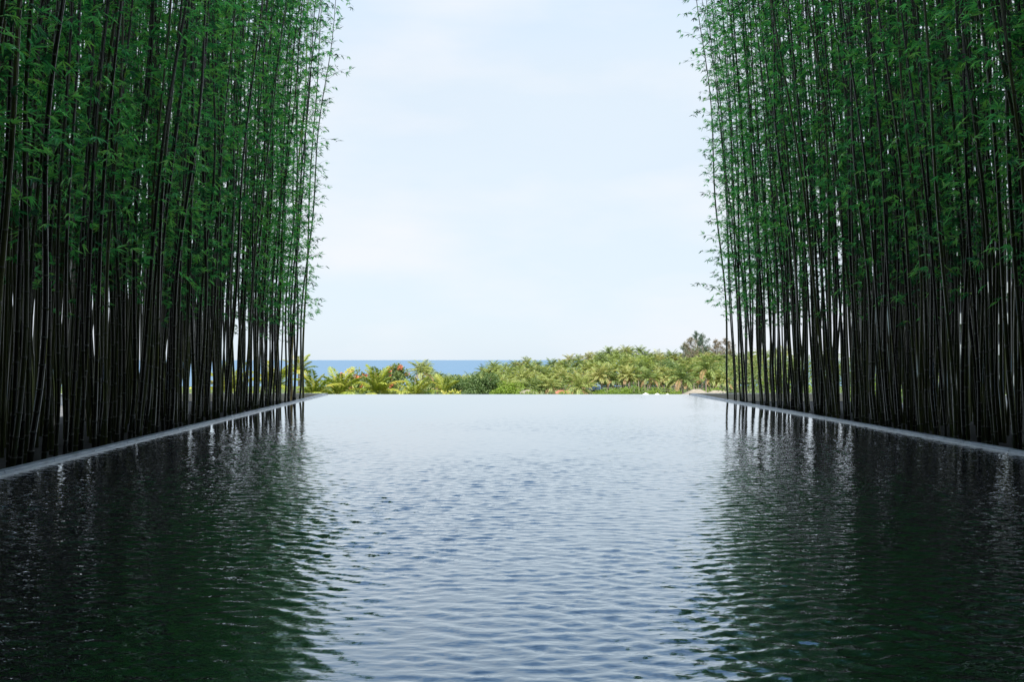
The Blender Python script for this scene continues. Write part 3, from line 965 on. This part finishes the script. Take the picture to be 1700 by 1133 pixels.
for k, (px_, d_, yt_) in enumerate([(1235, 170, 585), (1275, 160, 580), (1320, 165, 590), (1370, 150, 578), (1425, 150, 585), (1480, 140, 575), (1535, 120, 590)]):
    broad_tree(px_, d_, yt_, 10.0, f'{ordinal(k + 1)} green tree from the far end glimpsed through the right grove', 'broad_leaf', seed=30 + k)
for k in range(15):
    broad_tree(905 + k * 21, 306, 618 + (k * 7) % 9, 9.0, 'low shore tree closing the gap behind the palm trunks', 'broad_leaf', seed=60 + k, name='shore_tree', count=1300, group='low trees behind the palm trunks', size=0.6)
def casuarina(px, d, ytop, width, label, mname, seed):
    x = px_x(px, d); z1 = row_z(ytop, d); h = z1 - GROUND
    r = thing('casuarina_tree', (x, d, GROUND), label, 'tree')
    r_ = np.random.default_rng(seed)
    tb = MB().tube([(0, 0, 0), (0.15, 0, h * 0.5), (0, 0.1, h)], [0.25, 0.14, 0.02], 6)
    O, D, U, Ls = [], [], [], []
    z = h * 0.28
    while z < h * 0.99:
        t = (z - h * 0.28) / (h * 0.72)
        rad = width * 0.5 * (1 - t) ** 0.6 * r_.uniform(0.5, 1.25)
        a = r_.uniform(0, 6.3)
        e = np.array([rad * math.cos(a), rad * math.sin(a), rad * 0.55])
        tb.tube([(0.1, 0, z), tuple(np.array([0.1, 0, z]) + e)], [0.035, 0.01], 3, cap=False)
        for k in range(int(34 + 40 * (1 - t))):
            s = 0.25 + 0.8 * r_.random()
            O.append(np.array([0.1, 0, z]) + e * s + r_.normal(0, 0.16, 3))
            dd = np.array([math.cos(a) * 0.5, math.sin(a) * 0.5, -0.1]) + r_.normal(0, 0.55, 3)
            D.append(dd / np.linalg.norm(dd)); U.append(r_.normal(size=3)); Ls.append(r_.uniform(0.35, 0.75))
        z += h * 0.013
    Ls = np.array(Ls)
    V, Fq = leaf_arrays(np.array(O), np.array(D), np.array(U), Ls, Ls * 0.2)
    tb.build('trunk', 'trunk', r)
    link('crown', mesh_np('crown', V, [(Fq, 0)], [mname]), r)
casuarina(1157, 285, 551, 8.5, 'tallest blue green casuarina above the palms on the right', 'needle', 1)
casuarina(1166, 280, 555, 9.0, 'blue green casuarina just right of the tallest one', 'needle', 2)
casuarina(1147, 278, 561, 9.5, 'brownish casuarina left in front of the tallest one', 'needle_brown', 3)
casuarina(1137, 288, 570, 7.0, 'thin grey casuarina leftmost of the group', 'needle', 4)
casuarina(1188, 276, 565, 9.5, 'brown casuarina beside the outermost right bamboo', 'needle_brown', 5)
casuarina(1205, 280, 562, 8.5, 'pale casuarina right behind the outermost right bamboo', 'needle_brown', 6)

# shrubs along the foot of the palms
shr = random.Random(5)
def shrub(px, d, ytop, width, mname, label, group):
    x = px_x(px, d); h = max(0.8, row_z(ytop, d) - GROUND)
    r = thing('shrub', (x, d, GROUND), label, 'shrub', group)
    lob = [(shr.uniform(-0.3, 0.3) * width, shr.uniform(-0.25, 0.25) * width, h * shr.uniform(0.35, 0.72), width * 0.26, width * 0.26, h * 0.3) for _ in range(6)]
    V, Fq = cloud_leaves(lob, 900, 0.3, shr.randrange(9999))
    link('foliage', mesh_np('foliage', V, [(Fq, 0)], [mname]), r)
    MB().tube([(0, 0, 0), (0, 0, h * 0.45)], [0.08, 0.05], 5).build('stem', 'trunk', r)
px = 1010
while px < 1200:
    shrub(px, 165 + shr.uniform(-5, 5), 643 + shr.uniform(-2, 4), 4.2, 'lime_leaf', 'bright green shrub below the palm trunks right of centre', 'green shrubs below the palm trunks')
    px += shr.uniform(14, 24)
px = 930
while px < 1225:
    shrub(px, 297 + shr.uniform(-4, 4), 634 + shr.uniform(-4, 4), 7.0, 'broad_leaf', 'dark beach hedge shrub behind the palm trunks right of centre', 'beach hedge behind the palm trunks')
    px += shr.uniform(10, 15)
px = 500
while px < 770:
    shrub(px, 100 + shr.uniform(-6, 6), 642 + shr.uniform(-4, 5), 3.6, shr.choice(['lime_leaf', 'broad_leaf', 'palm_bright']), 'leafy shrub filling in under the bright palms on the left', 'shrubs under the left palms')
    px += shr.uniform(12, 22)
px = 770
while px < 1010:
    shrub(px, 172 + shr.uniform(-5, 5), 648 + shr.uniform(-3, 4), 4.2, shr.choice(['lime_leaf', 'broad_leaf', 'broad_leaf']), 'shrub along the foot of the palm grove near the middle', 'shrubs at the foot of the middle palms')
    px += shr.uniform(15, 28)
for px_, d in [(20, 60), (60, 58), (95, 62), (150, 66), (200, 62), (290, 70), (330, 74), (420, 80), (470, 84)]:
    shrub(px_, d, 640 + shr.uniform(-8, 6), 5.5, shr.choice(['lime_leaf', 'palm_bright']), 'yellow green shrub glimpsed between the culms of the left grove', 'shrubs behind the left grove')
for px_, d in [(1240, 90), (1290, 86), (1350, 80), (1410, 78), (1470, 74), (1530, 70), (1590, 68), (1640, 64), (1690, 62)]:
    shrub(px_, d, 622 + shr.uniform(-14, 10), 5.5, shr.choice(['broad_leaf', 'lime_leaf']), 'green shrub glimpsed between the culms of the right grove', 'shrubs behind the right grove')

# ------------------------------------------------------------------ huts, sunshades, buildings
def parasol(px, d, ytop, label):
    x = px_x(px, d); z = row_z(ytop, d)
    r = thing('parasol', (x, d, GROUND), label, 'parasol', 'white parasols beyond the overflow edge')
    h = z - GROUND
    k = 8
    b_ = MB()
    ring = [(1.4 * math.cos(2 * math.pi * i / k), 1.4 * math.sin(2 * math.pi * i / k), h - 0.62) for i in range(k)]
    low = [(a[0], a[1], a[2] - 0.16) for a in ring]
    b_.add([(0, 0, h)] + ring + low, [(0, 1 + i, 1 + (i + 1) % k) for i in range(k)] + [(1 + i, 1 + k + i, 1 + k + (i + 1) % k, 1 + (i + 1) % k) for i in range(k)])
    b_.build('canopy', 'canvas', r)
    MB().tube([(0, 0, 0), (0, 0, h + 0.06)], [0.035, 0.03], 6).build('pole', 'timber', r)
    for i in range(k):
        a = ring[i]
        MB().tube([(0, 0, h - 0.7), (a[0] * 0.97, a[1] * 0.97, a[2] - 0.03)], [0.015, 0.012], 3).build('rib', 'timber', r)
parasol(1072, 140, 652.6, 'largest white parasol tip above the overflow edge')
parasol(1091, 145, 653.2, 'middle white parasol tip above the overflow edge')
parasol(1108, 150, 653.9, 'smallest white parasol tip above the overflow edge, rightmost')

def hip_hut(px, d, ytop, wx, wy, label, roofm, wallm, rise=1.4):
    x = px_x(px, d); h = row_z(ytop, d) - GROUND
    r = thing('hut', (x, d, GROUND), label, 'hut')
    e = h - rise
    o = 0.5
    MB().box(-wx / 2, wx / 2, -wy / 2, wy / 2, 0, e).build('wall', wallm, r)
    a, b_ = wx / 2 + o, wy / 2 + o
    rg = max(0.2, a - b_)
    MB().add([(-a, -b_, e - 0.12), (a, -b_, e - 0.12), (a, b_, e - 0.12), (-a, b_, e - 0.12), (-a, -b_, e + 0.02), (a, -b_, e + 0.02), (a, b_, e + 0.02), (-a, b_, e + 0.02), (-rg, 0, h), (rg, 0, h)],
             [(4, 5, 9, 8), (5, 6, 9), (6, 7, 8, 9), (7, 4, 8), (0, 1, 5, 4), (1, 2, 6, 5), (2, 3, 7, 6), (3, 0, 4, 7), (3, 2, 1, 0)]).build('roof', roofm, r)
    for k in (-1, 1):
        wn = MB().box(-0.6, 0.6, -0.05, 0.03, 0, 1.1).build('window', 'dark_glass', r, loc=(k * wx * 0.25, -wy / 2 - 0.01, e * 0.45))
    MB().box(-0.45, 0.45, -0.06, 0.03, 0.02, 2.0).build('door', 'timber', r, loc=(0, -wy / 2 - 0.01, 0))
hip_hut(1157, 128, 646.5, 5.0, 4.0, 'hut with grey thatched roof beside the right kerb end', 'thatch', 'timber')
hip_hut(1192, 124, 648.5, 5.5, 4.2, 'hut with pale thatched roof behind the outermost right bamboo', 'thatch', 'cream_stone')
hip_hut(876, 188, 647.5, 3.4, 3.0, 'small pale hut with pale blue walls among the palms near the middle', 'thatch', 'blue_sheet', 0.7)
hip_hut(935, 186, 648.5, 6.0, 4.0, 'low hut with a red tiled roof under the palms', 'red_tile', 'cream_stone', 1.3)
hip_hut(991, 212, 636, 2.4, 3.0, 'small hut with a pale blue pointed roof showing between palms', 'blue_sheet', 'timber', 1.6)

# apartment block behind the right grove
bx0, bd = px_x(1560, 95), 95
r = thing('apartment_building', (bx0 + 7, bd, GROUND), 'pale apartment block with banded balconies behind the right grove', 'building')
BH = 25.0
MB().box(-9, 11, 0, 12, 0, BH).build('wall', 'grey_render', r)
MB().box(-9.3, 11.3, -0.3, 12.3, BH + 0.003, BH + 0.5).build('roof', 'coping', r)
balc = MB().box(-9, 11, -1.5, -0.003, 0, 0.18).mesh('balcony', 'grey_render')
rail = MB().box(-9, 11, -1.5, -1.42, 0.183, 1.1).mesh('balcony_front', 'grey_render')
wnd = MB().box(-1.3, 1.3, -0.06, -0.003, 0, 2.2).mesh('window', 'dark_glass')
for fl in range(7):
    z = 2.8 + fl * 3.2
    b_ = link('balcony', balc, r, (0, 0, z))
    link('balcony_front', rail, b_)
    for k in range(6):
        link('window', wnd, r, (-7.2 + k * 3.3, 0, z + 0.2))
